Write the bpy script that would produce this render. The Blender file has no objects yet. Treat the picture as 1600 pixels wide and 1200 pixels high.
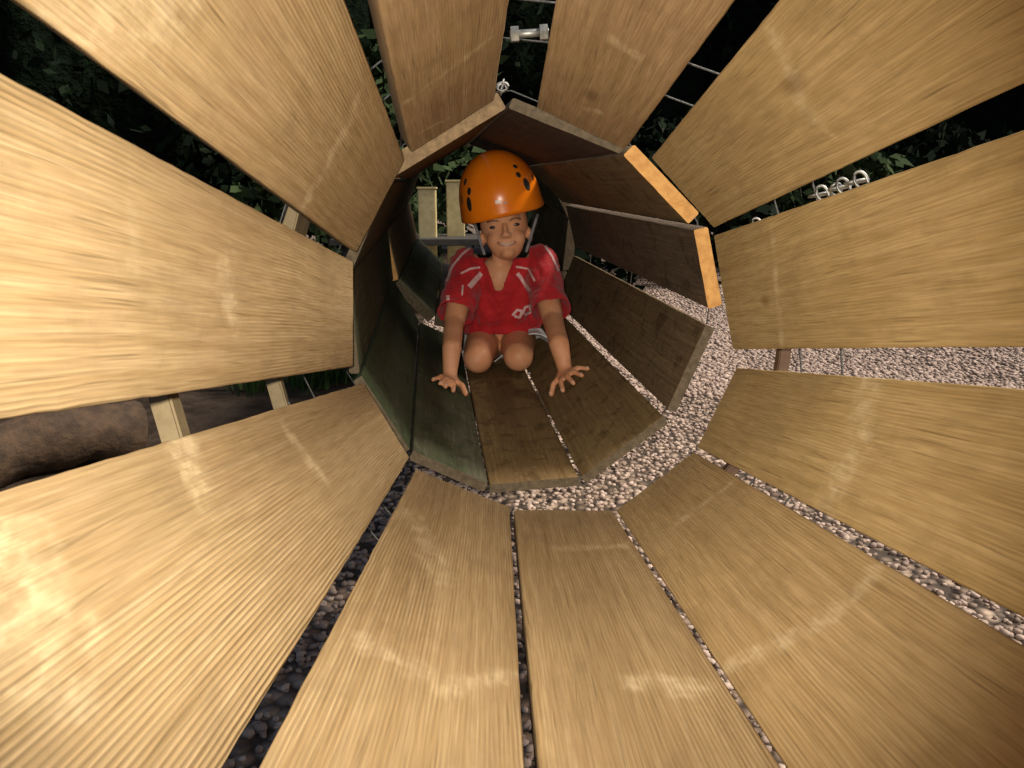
import bpy, bmesh, math, random
import numpy as np
from mathutils import Vector, Matrix, noise
from mathutils.bvhtree import BVHTree

random.seed(7)
R = math.radians
scene = bpy.context.scene
col = scene.collection

# ------------------------------------------------------------------ camera
CAM_H = 0.72
CAM = Vector((0, 0, CAM_H))
F = 28.0 / 36.0 * 1600          # focal length in photograph pixels
cd = bpy.data.cameras.new('camera')
cd.lens = 28.0; cd.sensor_width = 36.0
cd.clip_start = 0.01; cd.clip_end = 500
cam = bpy.data.objects.new('camera', cd); col.objects.link(cam)
cam.location = CAM
cam.rotation_euler = (R(90 - 12.9), 0, R(-1.4))
scene.camera = cam
CM = cam.rotation_euler.to_matrix()

# ------------------------------------------------------------------ sky, sun, flash, exposure
world = bpy.data.worlds.new('World'); scene.world = world
world.use_nodes = True
wn = world.node_tree
for n in list(wn.nodes): wn.nodes.remove(n)
sky = wn.nodes.new('ShaderNodeTexSky'); sky.sky_type = 'NISHITA'; sky.sun_disc = False; sky.dust_density = 5; sky.ozone_density = .4
SUN_EL, SUN_AZ = 50.0, 94.0      # azimuth measured clockwise from +Y
sky.sun_elevation = R(SUN_EL); sky.sun_rotation = R(SUN_AZ)
bg = wn.nodes.new('ShaderNodeBackground'); bg.inputs['Strength'].default_value = 0.075
wo = wn.nodes.new('ShaderNodeOutputWorld')
wn.links.new(sky.outputs[0], bg.inputs[0]); wn.links.new(bg.outputs[0], wo.inputs[0])
sl = bpy.data.lights.new('sun', 'SUN'); sl.energy = 2.9; sl.angle = R(12); sl.color = (1, .92, .80)
so = bpy.data.objects.new('sun', sl); col.objects.link(so)
so.location = (6, 0, 10)
so.rotation_euler = (R(90 - SUN_EL), 0, R(180 - SUN_AZ))
# the compact camera's own flash, a few centimetres beside its lens, lit in the photograph
fl = bpy.data.lights.new('camera_flash', 'SPOT'); fl.energy = 50; fl.color = (1, .91, .77)
fl.spot_size = R(86); fl.spot_blend = 1.0; fl.shadow_soft_size = 0.012
fo = bpy.data.objects.new('camera_flash', fl); col.objects.link(fo)
fo.location = CAM + CM @ Vector((-0.035, 0.03, 0))
fo.rotation_euler = cam.rotation_euler
scene.view_settings.view_transform = 'Standard'; scene.view_settings.look = 'None'
scene.view_settings.gamma = 1; scene.view_settings.exposure = 0.6
scene.cycles.max_bounces = 6; scene.cycles.diffuse_bounces = 4; scene.cycles.glossy_bounces = 2; scene.cycles.transmission_bounces = 2

# ------------------------------------------------------------------ helpers
def ray(px, py):
    return CM @ Vector(((px - 800) / F, (600 - py) / F, -1))
def at(px, py, d):
    return CAM + ray(px, py) * d
def hit(px, py, p0, n):
    r = ray(px, py)
    return CAM + r * ((p0 - CAM).dot(n) / r.dot(n))

def tag(o, label=None, cat=None, group=None, kind=None):
    if label: o['label'] = label
    if cat: o['category'] = cat
    if group: o['group'] = group
    if kind: o['kind'] = kind
    return o
def empty(name, loc, rz=0):
    o = bpy.data.objects.new(name, None); col.objects.link(o)
    o.location = loc; o.rotation_euler.z = rz; o.empty_display_size = .1
    return o
def link(name, me, mats, parent=None, smooth=False):
    """mesh given in world coordinates; kept there when parented"""
    o = bpy.data.objects.new(name, me); col.objects.link(o)
    for m in (mats if isinstance(mats, (list, tuple)) else [mats]): me.materials.append(m)
    if smooth: me.polygons.foreach_set('use_smooth', [True] * len(me.polygons))
    if parent:
        o.parent = parent
        if parent.type == 'EMPTY': o.matrix_parent_inverse = Matrix.Translation(-parent.location)
    return o
def mesh_pd(name, v, f):
    me = bpy.data.meshes.new(name); me.from_pydata(v, [], f); me.update(); return me
def mesh_np(name, V, T):
    me = bpy.data.meshes.new(name)
    V = np.asarray(V, dtype=np.float32); T = np.asarray(T, dtype=np.int32)
    k = T.shape[1]
    me.vertices.add(len(V)); me.vertices.foreach_set('co', V.ravel())
    me.loops.add(T.size); me.loops.foreach_set('vertex_index', T.ravel())
    me.polygons.add(len(T))
    me.polygons.foreach_set('loop_start', np.arange(0, T.size, k, dtype=np.int32))
    me.polygons.foreach_set('loop_total', np.full(len(T), k, dtype=np.int32))
    me.update(calc_edges=True); me.validate(); return me
def tube(pts, r, seg=8, closed=False):
    pts = [Vector(p) for p in pts]; n = len(pts); V = []; Fc = []
    for i, p in enumerate(pts):
        a = pts[(i - 1) % n] if (closed or i > 0) else p
        b = pts[(i + 1) % n] if (closed or i < n - 1) else p
        t = (b - a).normalized()
        s = t.orthogonal().normalized() if abs(t.z) > .9 else t.cross(Vector((0, 0, 1))).normalized()
        u = s.cross(t)
        rr = r[i] if isinstance(r, (list, tuple)) else r
        for k in range(seg):
            w = 2 * math.pi * k / seg
            V.append(p + s * (rr * math.cos(w)) + u * (rr * math.sin(w)))
    for i in range(n if closed else n - 1):
        j = (i + 1) % n
        for k in range(seg):
            l = (k + 1) % seg
            Fc.append((i * seg + k, i * seg + l, j * seg + l, j * seg + k))
    if not closed:
        Fc.append(tuple(range(seg))[::-1]); Fc.append(tuple((n - 1) * seg + k for k in range(seg)))
    return V, Fc
def box(c, ax, ay, az, bev=0.0):
    """box centred at c with half-axis vectors"""
    bm = bmesh.new(); bmesh.ops.create_cube(bm, size=2)
    if bev:
        M = Matrix.Diagonal((ax.length, ay.length, az.length, 1))
        bm.transform(M); bmesh.ops.bevel(bm, geom=list(bm.edges), offset=bev, segments=2, affect='EDGES')
        M2 = Matrix((ax.normalized(), ay.normalized(), az.normalized())).transposed().to_4x4()
    else:
        M2 = Matrix((ax, ay, az)).transposed().to_4x4()
    bm.transform(Matrix.Translation(c) @ M2)
    bmesh.ops.recalc_face_normals(bm, faces=bm.faces)
    me = bpy.data.meshes.new('box'); bm.to_mesh(me); bm.free(); return me

# ------------------------------------------------------------------ materials
class NT:
    def __init__(s, name):
        s.m = bpy.data.materials.new(name); s.m.use_nodes = True
        s.t = s.m.node_tree; s.b = s.t.nodes['Principled BSDF']
    def n(s, typ, **kw):
        x = s.t.nodes.new(typ)
        for k, v in kw.items(): setattr(x, k, v)
        return x
    def set(s, sock, v):
        if hasattr(v, 'is_output') or isinstance(v, bpy.types.NodeSocket): s.t.links.new(v, sock)
        else: sock.default_value = v
    def math(s, op, a, b=0.0, c=None, clamp=False):
        x = s.n('ShaderNodeMath', operation=op, use_clamp=clamp)
        s.set(x.inputs[0], a); s.set(x.inputs[1], b)
        if c is not None: s.set(x.inputs[2], c)
        return x.outputs[0]
    def vm(s, op, a, b=None, scale=None):
        x = s.n('ShaderNodeVectorMath', operation=op)
        s.set(x.inputs[0], a)
        if b is not None: s.set(x.inputs[1], b)
        if scale is not None: s.set(x.inputs['Scale'], scale)
        return x.outputs['Value'] if op in ('DOT_PRODUCT', 'LENGTH', 'DISTANCE') else x.outputs[0]
    def noise(s, vec, scale, detail=3, rough=.55, out='Fac', dist=0.0):
        x = s.n('ShaderNodeTexNoise'); s.set(x.inputs['Vector'], vec)
        x.inputs['Scale'].default_value = scale; x.inputs['Detail'].default_value = detail
        x.inputs['Roughness'].default_value = rough; x.inputs['Distortion'].default_value = dist
        return x.outputs[out]
    def mr(s, v, a, b, c=0.0, d=1.0, smooth=True):
        x = s.n('ShaderNodeMapRange', interpolation_type='SMOOTHSTEP' if smooth else 'LINEAR')
        s.set(x.inputs[0], v)
        for i, q in enumerate((a, b, c, d)): s.set(x.inputs[i + 1], q)
        return x.outputs[0]
    def mix(s, f, a, b, mode='MIX'):
        x = s.n('ShaderNodeMix', data_type='RGBA', blend_type=mode)
        s.set(x.inputs[0], f)
        for sk, v in ((x.inputs[6], a), (x.inputs[7], b)):
            s.set(sk, v if not isinstance(v, tuple) else (*v[:3], 1))
        return x.outputs[2]
    def bump(s, h, strength=.5, dist=.002):
        x = s.n('ShaderNodeBump'); x.inputs['Strength'].default_value = strength
        x.inputs['Distance'].default_value = dist; s.set(x.inputs['Height'], h)
        s.t.links.new(x.outputs[0], s.b.inputs['Normal'])
    def color(s, c): s.set(s.b.inputs['Base Color'], c if not isinstance(c, tuple) else (*c[:3], 1))
    def rough(s, v): s.set(s.b.inputs['Roughness'], v)

def wood(name, dark, light, ridge=.5, bands=(), knots=(), moss=0.0, mosscol=(.035, .05, .02), seed=0.0, pale=(.66, .53, .33), stain=.5, spec=.2):
    m = NT(name)
    uv = m.n('ShaderNodeUVMap'); uv.uv_map = 'UVMap'
    p0 = uv.outputs[0]
    p = m.vm('ADD', p0, (seed * 3.17, seed * 1.31, 0))
    wob = m.noise(p, 2.2, 2, .5, 'Color')
    wob = m.vm('SCALE', m.vm('SUBTRACT', wob, (.5, .5, .5)), scale=.035)
    pw = m.vm('ADD', p, wob)
    # knots push the grain aside
    q0 = m.vm('ADD', p0, m.vm('SCALE', wob, scale=.35))
    kmask = None
    for (ku, kv, kr) in knots:
        d = m.vm('LENGTH', m.vm('MULTIPLY', m.vm('SUBTRACT', q0, (ku, kv, 0)), (.55, 1.25, 1)))
        k = m.mr(d, kr * .15, kr * 1.1, 1, 0)
        kmask = k if kmask is None else m.math('MAXIMUM', kmask, k)
    g = m.noise(m.vm('MULTIPLY', pw, (2.6, 130, 1)), 1.0, 2, .6)            # long fibres
    g2 = m.noise(m.vm('MULTIPLY', pw, (9, 300, 1)), 1.0, 1, .5)            # short dark flecks
    big = m.noise(m.vm('MULTIPLY', p, (3.0, 7.0, 1)), 1.0, 3, .6)          # stains
    sep = m.n('ShaderNodeSeparateXYZ'); m.t.links.new(pw, sep.inputs[0])
    sepc = m.n('ShaderNodeSeparateXYZ'); m.t.links.new(m.vm('ADD', p, m.vm('SCALE', wob, scale=.12)), sepc.inputs[0])
    # sawn ridges along the board, worn away in patches
    rid = m.math('SINE', m.math('MULTIPLY', sepc.outputs[1], 2 * math.pi / .0038))
    rid = m.math('MULTIPLY_ADD', rid, .5, .5)
    rpatch = m.mr(m.noise(m.vm('MULTIPLY', p, (2.0, 4.0, 1)), 1.3, 2, .5), .36, .62, .12, 1.0)
    rid = m.math('MULTIPLY', m.math('MULTIPLY', rid, rpatch), ridge)
    # growth ring figure
    ringc = m.math('SINE', m.math('MULTIPLY', m.math('MULTIPLY_ADD', big, .05, sep.outputs[1]), 2 * math.pi / .021))
    ringc = m.mr(ringc, .1, 1.0)
    c = m.mix(m.mr(g, .25, .8), tuple(dark), tuple(light))
    c = m.mix(m.math('MULTIPLY', ringc, .15), c, tuple(x * .62 for x in dark))
    c = m.mix(m.math('MULTIPLY', m.mr(g2, .62, .76), .55), c, tuple(x * .34 for x in dark))
    c = m.mix(m.math('MULTIPLY', m.math('SUBTRACT', ridge if ridge else 0.0, rid, clamp=True), .55), c, tuple(x * .42 for x in dark))
    c = m.mix(m.math('MULTIPLY', m.mr(big, .47, .70), stain * .6), c, (dark[0] * .55, dark[1] * .5, dark[2] * .5))
    fine = m.noise(m.vm('MULTIPLY', p, (30, 45, 1)), 1.0, 2, .65)
    bmask = None
    brk = m.mr(m.noise(m.vm('MULTIPLY', p, (24, 60, 1)), 1.0, 3, .65), .38, .6)
    for (u0, v0, u1, v1, w, st) in bands:
        a = Vector((u0, v0, 0)); ba = Vector((u1 - u0, v1 - v0, 0))
        pa = m.vm('SUBTRACT', q0, tuple(a))
        h = m.math('DIVIDE', m.vm('DOT_PRODUCT', pa, tuple(ba)), max(ba.length_squared, 1e-6), clamp=True)
        d = m.vm('LENGTH', m.vm('SUBTRACT', pa, m.vm('SCALE', tuple(ba), scale=h)))
        d = m.math('ADD', d, m.math('MULTIPLY', m.math('SUBTRACT', fine, .5), w * 3.2))
        k = m.math('MULTIPLY', m.mr(d, w * .1, w * 1.9, 1, 0), st * .75)
        bmask = k if bmask is None else m.math('MAXIMUM', bmask, k)
    if bmask is not None:
        bm_ = m.math('MULTIPLY', bmask, m.math('MULTIPLY_ADD', brk, .75, .25))
        c = m.mix(bm_, c, pale)
    if kmask is not None: c = m.mix(m.math('MULTIPLY', kmask, .6), c, (dark[0] * .38, dark[1] * .32, dark[2] * .3))
    if moss:
        mm = m.mr(m.noise(m.vm('MULTIPLY', p, (6, 11, 1)), 1.0, 5, .65), .62 - moss * .4, .78 - moss * .25)
        c = m.mix(m.math('MULTIPLY', mm, min(1, moss * 1.1)), c, mosscol)
    if moss:
        sp = m.noise(p, 75, 2, .6)
        c = m.mix(m.math('MULTIPLY', m.mr(sp, .66, .74), .55), c, (.30, .27, .20))
        c = m.mix(m.math('MULTIPLY', m.mr(m.noise(p, 19, 3, .65), .52, .66), .6), c, tuple(x * .35 for x in dark))
    c = m.mix(m.math('MULTIPLY', m.mr(fine, .35, .8), .3), c, tuple(x * .75 for x in dark))
    g3 = m.noise(m.vm('MULTIPLY', p, (16, 520, 1)), 1.0, 1, .6)             # fine fibre contrast
    c = m.mix(1.0, c, m.mix(m.mr(g3, .25, .75), (.83, .82, .80), (1.08, 1.08, 1.08)), 'MULTIPLY')
    grime = m.noise(m.vm('MULTIPLY', p, (9, 14, 1)), 1.0, 5, .72)          # handled, dirty patches
    c = m.mix(m.math('MULTIPLY', m.mr(grime, .50, .70), .26), c, (dark[0] * .42, dark[1] * .42, dark[2] * .45))
    m.color(c)
    m.rough(m.mr(g, .2, .8, .6, .82)); m.b.inputs['Specular IOR Level'].default_value = spec
    hgt = m.math('ADD', rid, m.math('ADD', m.math('MULTIPLY', g, .7), m.math('MULTIPLY', fine, .25)))
    m.bump(hgt, .6, .0016)
    return m.m

def simple(name, c1, c2=None, scale=30, rough=.6, metal=0, bump=0, bdist=.002, spec=.5, detail=4):
    m = NT(name)
    tc = m.n('ShaderNodeTexCoord'); v = tc.outputs['Object']
    nz = m.noise(v, scale, detail, .6)
    m.color(m.mix(m.mr(nz, .3, .7), tuple(c1), tuple(c2 if c2 else c1)))
    m.rough(rough); m.b.inputs['Metallic'].default_value = metal
    m.b.inputs['Specular IOR Level'].default_value = spec
    if bump: m.bump(nz, bump, bdist)
    return m.m

M = {}
M['end'] = simple('wood_end_grain', (.16, .105, .05), (.27, .18, .09), 90, .8, bump=.5)
M['end_dark'] = simple('old_end_grain', (.075, .055, .03), (.13, .095, .055), 90, .85, bump=.5)
M['end_sun_orange'] = simple('sun_tinted_end', (.50, .24, .06), (.66, .35, .10), 70, .7, bump=.4)  # sunlight on the plank ends, put into the colour as orange
M['steel'] = simple('galvanised_steel', (.16, .16, .15), (.34, .34, .32), 60, .5, .8)
M['cable'] = simple('wire_rope', (.05, .05, .048), (.11, .11, .105), 300, .6, .7, .6)
M['batten'] = simple('batten_wood', (.11, .078, .038), (.17, .125, .062), 40, .75, bump=.4)
M['batten_shade'] = simple('shade_brown_batten', (.07, .035, .02), (.11, .06, .03), 40, .75, bump=.4)  # batten wood with shade painted in as a darker brown
M['log'] = simple('log_bark', (.035, .02, .010), (.085, .048, .023), 25, .85, bump=.8, bdist=.01)
M['post'] = simple('pale_timber', (.42, .33, .15), (.55, .45, .22), 22, .7, bump=.3)
M['bark'] = simple('tree_bark', (.05, .035, .025), (.09, .065, .045), 14, .9, bump=.8, bdist=.02)
M['deck'] = simple('dark_deck', (.03, .028, .022), (.06, .05, .04), 20, .85)

def gravel_mat(name, stones):
    m = NT(name)
    if stones:
        at_ = m.n('ShaderNodeAttribute'); at_.attribute_name = 'tone'
        t = at_.outputs['Fac']
        tc = m.n('ShaderNodeTexCoord')
        nz = m.noise(tc.outputs['Object'], 160, 3)
        c = m.mix(m.mr(t, 0, 1, smooth=False), (.16, .115, .09), (.60, .47, .385))
        c = m.mix(m.math('MULTIPLY', nz, .5), c, (.30, .20, .145))
    else:
        tc = m.n('ShaderNodeTexCoord'); v = tc.outputs['Object']
        vo = m.n('ShaderNodeTexVoronoi'); m.set(vo.inputs['Vector'], v); vo.inputs['Scale'].default_value = 34
        s2 = m.n('ShaderNodeSeparateXYZ'); m.t.links.new(vo.outputs['Color'], s2.inputs[0])
        c = m.mix(s2.outputs[0], (.13, .085, .06), (.46, .34, .25))
        c = m.mix(m.mr(vo.outputs['Distance'], .3, .75), c, (.05, .035, .025))
        c = m.mix(m.math('MULTIPLY', m.mr(m.noise(v, .7, 4), .4, .7), .35), c, (.09, .07, .045))
        m.bump(m.mr(vo.outputs['Distance'], 0, .8, 1, 0), 1, .02)
    m.color(c); m.rough(.85); m.b.inputs['Specular IOR Level'].default_value = .3
    return m.m
M['ground'] = gravel_mat('gravel_ground', False)
M['stones'] = gravel_mat('gravel_stones', True)
def leaf_mat(name, a, b):
    m = NT(name)
    at_ = m.n('ShaderNodeAttribute'); at_.attribute_name = 'tone'
    m.color(m.mix(at_.outputs['Fac'], a, b)); m.rough(.8); m.b.inputs['Specular IOR Level'].default_value = .05
    return m.m
M['leaf_dark'] = leaf_mat('dark_foliage', (.004, .007, .004), (.010, .018, .008))
M['leaf_mid'] = leaf_mat('green_foliage', (.022, .036, .014), (.048, .07, .028))
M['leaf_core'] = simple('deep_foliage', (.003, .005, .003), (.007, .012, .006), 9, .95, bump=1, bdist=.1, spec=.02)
M['grass'] = leaf_mat('grass_blades', (.035, .07, .02), (.08, .14, .04))

# ------------------------------------------------------------------ ground
gm = mesh_pd('ground', [(-120, -120, 0), (120, -120, 0), (120, 120, 0), (-120, 120, 0)], [(0, 1, 2, 3)])
tag(link('ground', gm, M['ground']), 'brown and pale gravel ground under and around the tunnel', 'ground', kind='structure')

def shade_soil():
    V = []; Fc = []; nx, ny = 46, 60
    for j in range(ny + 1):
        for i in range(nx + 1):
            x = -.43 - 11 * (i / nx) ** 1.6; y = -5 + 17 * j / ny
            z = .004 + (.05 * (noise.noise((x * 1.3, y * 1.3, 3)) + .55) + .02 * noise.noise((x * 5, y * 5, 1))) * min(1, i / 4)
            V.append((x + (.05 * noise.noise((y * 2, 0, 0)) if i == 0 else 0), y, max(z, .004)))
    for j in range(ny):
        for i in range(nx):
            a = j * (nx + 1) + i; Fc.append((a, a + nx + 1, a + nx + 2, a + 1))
    m = simple('shade_dark_soil', (.022, .015, .010), (.06, .042, .030), 9, .95, bump=1, bdist=.03, spec=.1, detail=8)  # earth colour darkened to stand for the shade on this side
    tag(link('shade_soil_bed', mesh_pd('shade_soil_bed', V, Fc), m, None, True), 'dark brown earth bed beside the tunnel, shade painted into its colour', 'shade_soil', kind='structure')
shade_soil()
rng = np.random.default_rng(3)
def make_stones():
    bm = bmesh.new(); bmesh.ops.create_icosphere(bm, subdivisions=1, radius=1)
    bv = np.array([v.co[:] for v in bm.verts]); bf = np.array([[v.index for v in f.verts] for f in bm.faces]); bm.free()
    P = []
    n1 = 34000                                                  # beneath the tunnel
    P.append(np.stack([rng.uniform(-.42, 1.9, n1), rng.uniform(.5, 5.2, n1), rng.uniform(.0045, .0095, n1)], 1))
    n2 = 46000                                                  # open gravel on the right
    a = rng.uniform(R(6), R(40), n2); r_ = rng.uniform(3.0, 10.5, n2)
    P.append(np.stack([np.sin(a) * r_, np.cos(a) * r_, rng.uniform(.006, .014, n2)], 1))
    P = np.concatenate(P); n = len(P)
    s = P[:, 2]
    sc = np.stack([rng.uniform(.8, 1.35, n) * s, rng.uniform(.7, 1.1, n) * s, rng.uniform(.45, .8, n) * s], 1)
    yaw = rng.uniform(0, 6.28, n); c_, s_ = np.cos(yaw), np.sin(yaw)
    V = bv[None] * sc[:, None, :] * rng.uniform(.82, 1.15, (n, len(bv), 1))
    X = V[..., 0] * c_[:, None] - V[..., 1] * s_[:, None]; Y = V[..., 0] * s_[:, None] + V[..., 1] * c_[:, None]
    V = np.stack([X + P[:, 0:1], Y + P[:, 1:2], V[..., 2] + (sc[:, 2] * .45)[:, None]], -1)
    T = bf[None] + (np.arange(n) * len(bv))[:, None, None]
    me = mesh_np('gravel', V.reshape(-1, 3), T.reshape(-1, 3))
    at_ = me.attributes.new('tone', 'FLOAT', 'POINT')
    at_.data.foreach_set('value', np.repeat(rng.beta(1.6, 1.6, n), len(bv)).astype(np.float32))
    o = link('gravel', me, M['stones'], smooth=True)
    tag(o, 'loose rounded gravel stones scattered below the tunnel', 'gravel', kind='stuff')
make_stones()

# ------------------------------------------------------------------ the tunnel
S = 0.76
TH = 0.034
AX1 = ray(770, 515).normalized(); AX2 = ray(670, 280).normalized()
D1 = 1.74 * S
C1 = CAM + AX1 * D1
RC1 = hit(850, 482, C1, AX1)                       # centre of the first section's far ring

def plank_mesh(A0, A1, B0, B1, out, seed, th=TH, nu=56, nv=12, ragged=.0007):
    """A0->A1 and B0->B1: the two inner edges, near end to far end"""
    A0, A1, B0, B1 = map(Vector, (A0, A1, B0, B1))
    V = []; UVs = []; Fc = []; MI = []
    L = ((A1 - A0).length + (B1 - B0).length) / 2
    bev = .0028
    def prof(w):
        pr = [(bev + (w - 2 * bev) * k / (nv - 1), 0) for k in range(nv)]
        pr += [(w - bev * .3, bev * .3), (w, bev), (w, th - bev), (w - bev, th), (w * .66, th), (w * .33, th), (bev, th), (0, th - bev), (0, bev), (bev * .3, bev * .3)]
        return pr
    npr = nv + 10
    for i in range(nu + 1):
        t = i / nu
        a = A0.lerp(A1, t); b = B0.lerp(B1, t); ac = b - a; w = ac.length; ac.normalize()
        dr = (A1 - A0).normalized()
        n = ac.cross(dr).normalized()
        if n.dot(out) < 0: n = -n
        sag = .0016 * noise.noise((t * 3 + seed, seed * 2.1, 0))
        for k, (v, h) in enumerate(prof(w)):
            rg = 0.0
            if v <= bev + 1e-5 or v >= w - bev - 1e-5:
                rg = ragged * (noise.noise((t * L * 42, v * 13 + seed, h * 60)) + .6 * noise.noise((t * L * 140, seed + v * 5, h * 90)))
            lift = .0009 * noise.noise((t * L * 9, v * 22, seed)) + sag
            endr = 0.0
            if i in (0, nu): endr = .0025 * noise.noise((v * 60, h * 60, seed + i))
            co = a + ac * (v + rg) + n * (h + (lift if h < bev else 0)) + dr * endr
            V.append(co); UVs.append((t * L, v if h < .5 * th else v + .3))
    for i in range(nu):
        for k in range(npr):
            l = (k + 1) % npr
            Fc.append((i * npr + k, (i + 1) * npr + k, (i + 1) * npr + l, i * npr + l)); MI.append(0)
    Fc.append(tuple(range(npr))); MI.append(1)
    Fc.append(tuple(nu * npr + k for k in range(npr))[::-1]); MI.append(1)
    me = mesh_pd('plank', V, Fc)
    me.polygons.foreach_set('material_index', MI)
    uvl = me.uv_layers.new(name='UVMap')
    li = np.zeros(len(me.loops), dtype=np.int32); me.loops.foreach_get('vertex_index', li)
    uvl.data.foreach_set('uv', np.array(UVs, dtype=np.float32)[li].ravel())
    bm = bmesh.new(); bm.from_mesh(me); bmesh.ops.recalc_face_normals(bm, faces=bm.faces)
    for f in bm.faces:
        f.smooth = f.material_index == 0
        if f.material_index == 1:
            for e in f.edges: e.smooth = False
    bm.to_mesh(me); bm.free()
    return me

# far corner and a pixel further out on each of the two long edges, clockwise seen from the entrance
P1 = [  # name, edge a (far, out), edge b (far, out)
    ('bottom',  (803, 797), (843, 1200), (957, 798), (1222, 1200)),
    ('lowright', (963, 798), (1229, 1200), (1085, 706), (1600, 1006)),
    ('right',   (1090, 699), (1600, 966), (1152, 574), (1600, 606)),
    ('upright', (1145, 546), (1600, 543), (1116, 368), (1600, 203)),
    ('topright', (1116, 356), (1600, 132), (1018, 246), (1218, 0)),
    ('top',     (976, 234), (1150, 0), (838, 168), (868, 0)),
    ('topleft', (772, 155), (797, 0), (642, 238), (590, 0)),
    ('upleft',  (632, 248), (540, 0), (556, 394), (26, 0)),
    ('left',    (551, 408), (0, 109), (551, 573), (0, 658)),
    ('lowleft', (568, 598), (0, 765), (640, 716), (350, 1200)),
    ('bottomleft', (650, 733), (403, 1200), (797, 793), (822, 1200)),
]
S_NEAR = -0.12
edges1 = {}
for nm, af, an, bf_, bn in P1:
    pts = []
    for f_, n_ in ((af, an), (bf_, bn)):
        pf = hit(*f_, C1, AX1)
        nn = ray(*f_).cross(ray(*n_)).normalized()
        d = (AX1 - nn * AX1.dot(nn)).normalized()
        pn = pf - d * ((D1 - S_NEAR) / d.dot(AX1))
        pts.append((pn, pf))
    edges1[nm] = pts
def plank_frame(nm):
    (a0, a1), (b0, b1) = edges1[nm]
    n = (b1 - a1).cross(a1 - a0).normalized()
    mid = (a0 + a1 + b0 + b1) / 4
    ax_pt = RC1 + AX1 * (mid - RC1).dot(AX1)
    if n.dot(mid - ax_pt) < 0: n = -n
    return a0, a1, b0, b1, n
def uv_of(nm, px, py):
    a0, a1, b0, b1, n = plank_frame(nm)
    q = hit(px, py, (a0 + b1) / 2, n)
    d = (a1 - a0).normalized()
    u = (q - a0).dot(d)
    t = u / (a1 - a0).length
    a = a0.lerp(a1, t); b = b0.lerp(b1, t)
    return u, (q - a).dot((b - a).normalized())
def band(nm, x0, y0, x1, y1, w=.014, st=.8):
    return (*uv_of(nm, x0, y0), *uv_of(nm, x1, y1), w, st)
def knot(nm, x, y, r=.018):
    return (*uv_of(nm, x, y), r)

YD, YL = (.41, .278, .135), (.52, .378, .205)       # yellow pine
BD, BL = (.34, .222, .112), (.44, .30, .165)      # browner pine
spec1 = {
 'bottom': (YD, YL, .75, [band('bottom', 880, 857, 985, 853, .012, .7), band('bottom', 1000, 1065, 1085, 1075, .016, .9)], [], .35),
 'lowright': ((.42, .285, .13), (.53, .382, .195), .5, [band('lowright', 1140, 1040, 1300, 965, .010, .65), band('lowright', 1300, 965, 1375, 885, .010, .6), band('lowright', 1065, 815, 1140, 760, .008, .6)], [], .4),
 'right': ((.42, .29, .125), (.53, .385, .185), .35, [band('right', 1365, 590, 1345, 690, .020, .75), band('right', 1345, 690, 1290, 785, .018, .7)], [], .55),
 'upright': ((.42, .29, .125), (.53, .385, .185), .3, [band('upright', 1205, 372, 1222, 545, .008, .6)], [knot('upright', 1195, 470, .014)], .5),
 'topright': ((.42, .29, .13), (.53, .385, .19), .3, [band('topright', 1215, 50, 1262, 175, .010, .6), band('topright', 1262, 175, 1300, 210, .006, .5)], [knot('topright', 1243, 130, .02)], .5),
 'top': (BD, BL, .25, [band('top', 955, 62, 990, 85, .010, .6), band('top', 915, 170, 935, 175, .008, .6)], [knot('top', 925, 150, .02)], .7),
 'topleft': (BD, BL, .3, [band('topleft', 640, 160, 770, 60, .007, .45), band('topleft', 660, 205, 700, 185, .006, .5)], [], .7),
 'upleft': (YD, YL, .4, [band('upleft', 480, 325, 545, 200, .012, .6), band('upleft', 545, 200, 560, 150, .008, .45), band('upleft', 130, 60, 300, 20, .02, .75)], [], .45),  # last band paints in a flash hot spot
 'left': ((.42, .288, .14), (.53, .388, .215), .5, [band('left', 358, 430, 365, 485, .016, .65), band('left', 205, 305, 215, 420, .008, .25)], [], .3),
 'lowleft': ((.42, .288, .14), (.53, .388, .215), 1.0, [band('lowleft', 285, 690, 305, 740, .018, .8), band('lowleft', 455, 680, 500, 740, .012, .6), band('lowleft', 0, 900, 25, 980, .03, .8)], [], .3),  # widest band is flash glare put into the wood colour
 'bottomleft': (YD, YL, .85, [band('bottomleft', 640, 800, 690, 905, .014, .6), band('bottomleft', 570, 1000, 690, 1065, .014, .6), band('bottomleft', 690, 1065, 812, 1045, .008, .55)], [], .35),
}
sec1 = empty('tunnel_section', (RC1.x, RC1.y, 0))
tag(sec1, 'pale yellow plank tunnel section open at the entrance, nearest the way in', 'tunnel')
for i, (nm, *_r) in enumerate(P1):
    dk, lt, rg, bd, kn, stn = spec1[nm]
    a0, a1, b0, b1, n = plank_frame(nm)
    me = plank_mesh(a0, a1, b0, b1, n, i * 1.7 + .3, nu=70, nv=16)
    wm = wood('sawn_pine_' + nm, dk, lt, rg, bd, kn, seed=i * 1.37 + .5, stain=stn)
    link('plank', me, [wm, M['end']], sec1)

def between(na, nb, px, py, off):
    """point under pixel on the outer faces plane of two neighbouring planks, pushed out by off; plus frame"""
    fa = plank_frame(na); fb = plank_frame(nb)
    n = (fa[4] + fb[4]).normalized()
    p0 = (fa[3] + fb[1]) / 2 + n * off
    q = hit(px, py, p0, n)
    return q, (fa[1] - fa[0]).normalized(), n
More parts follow.
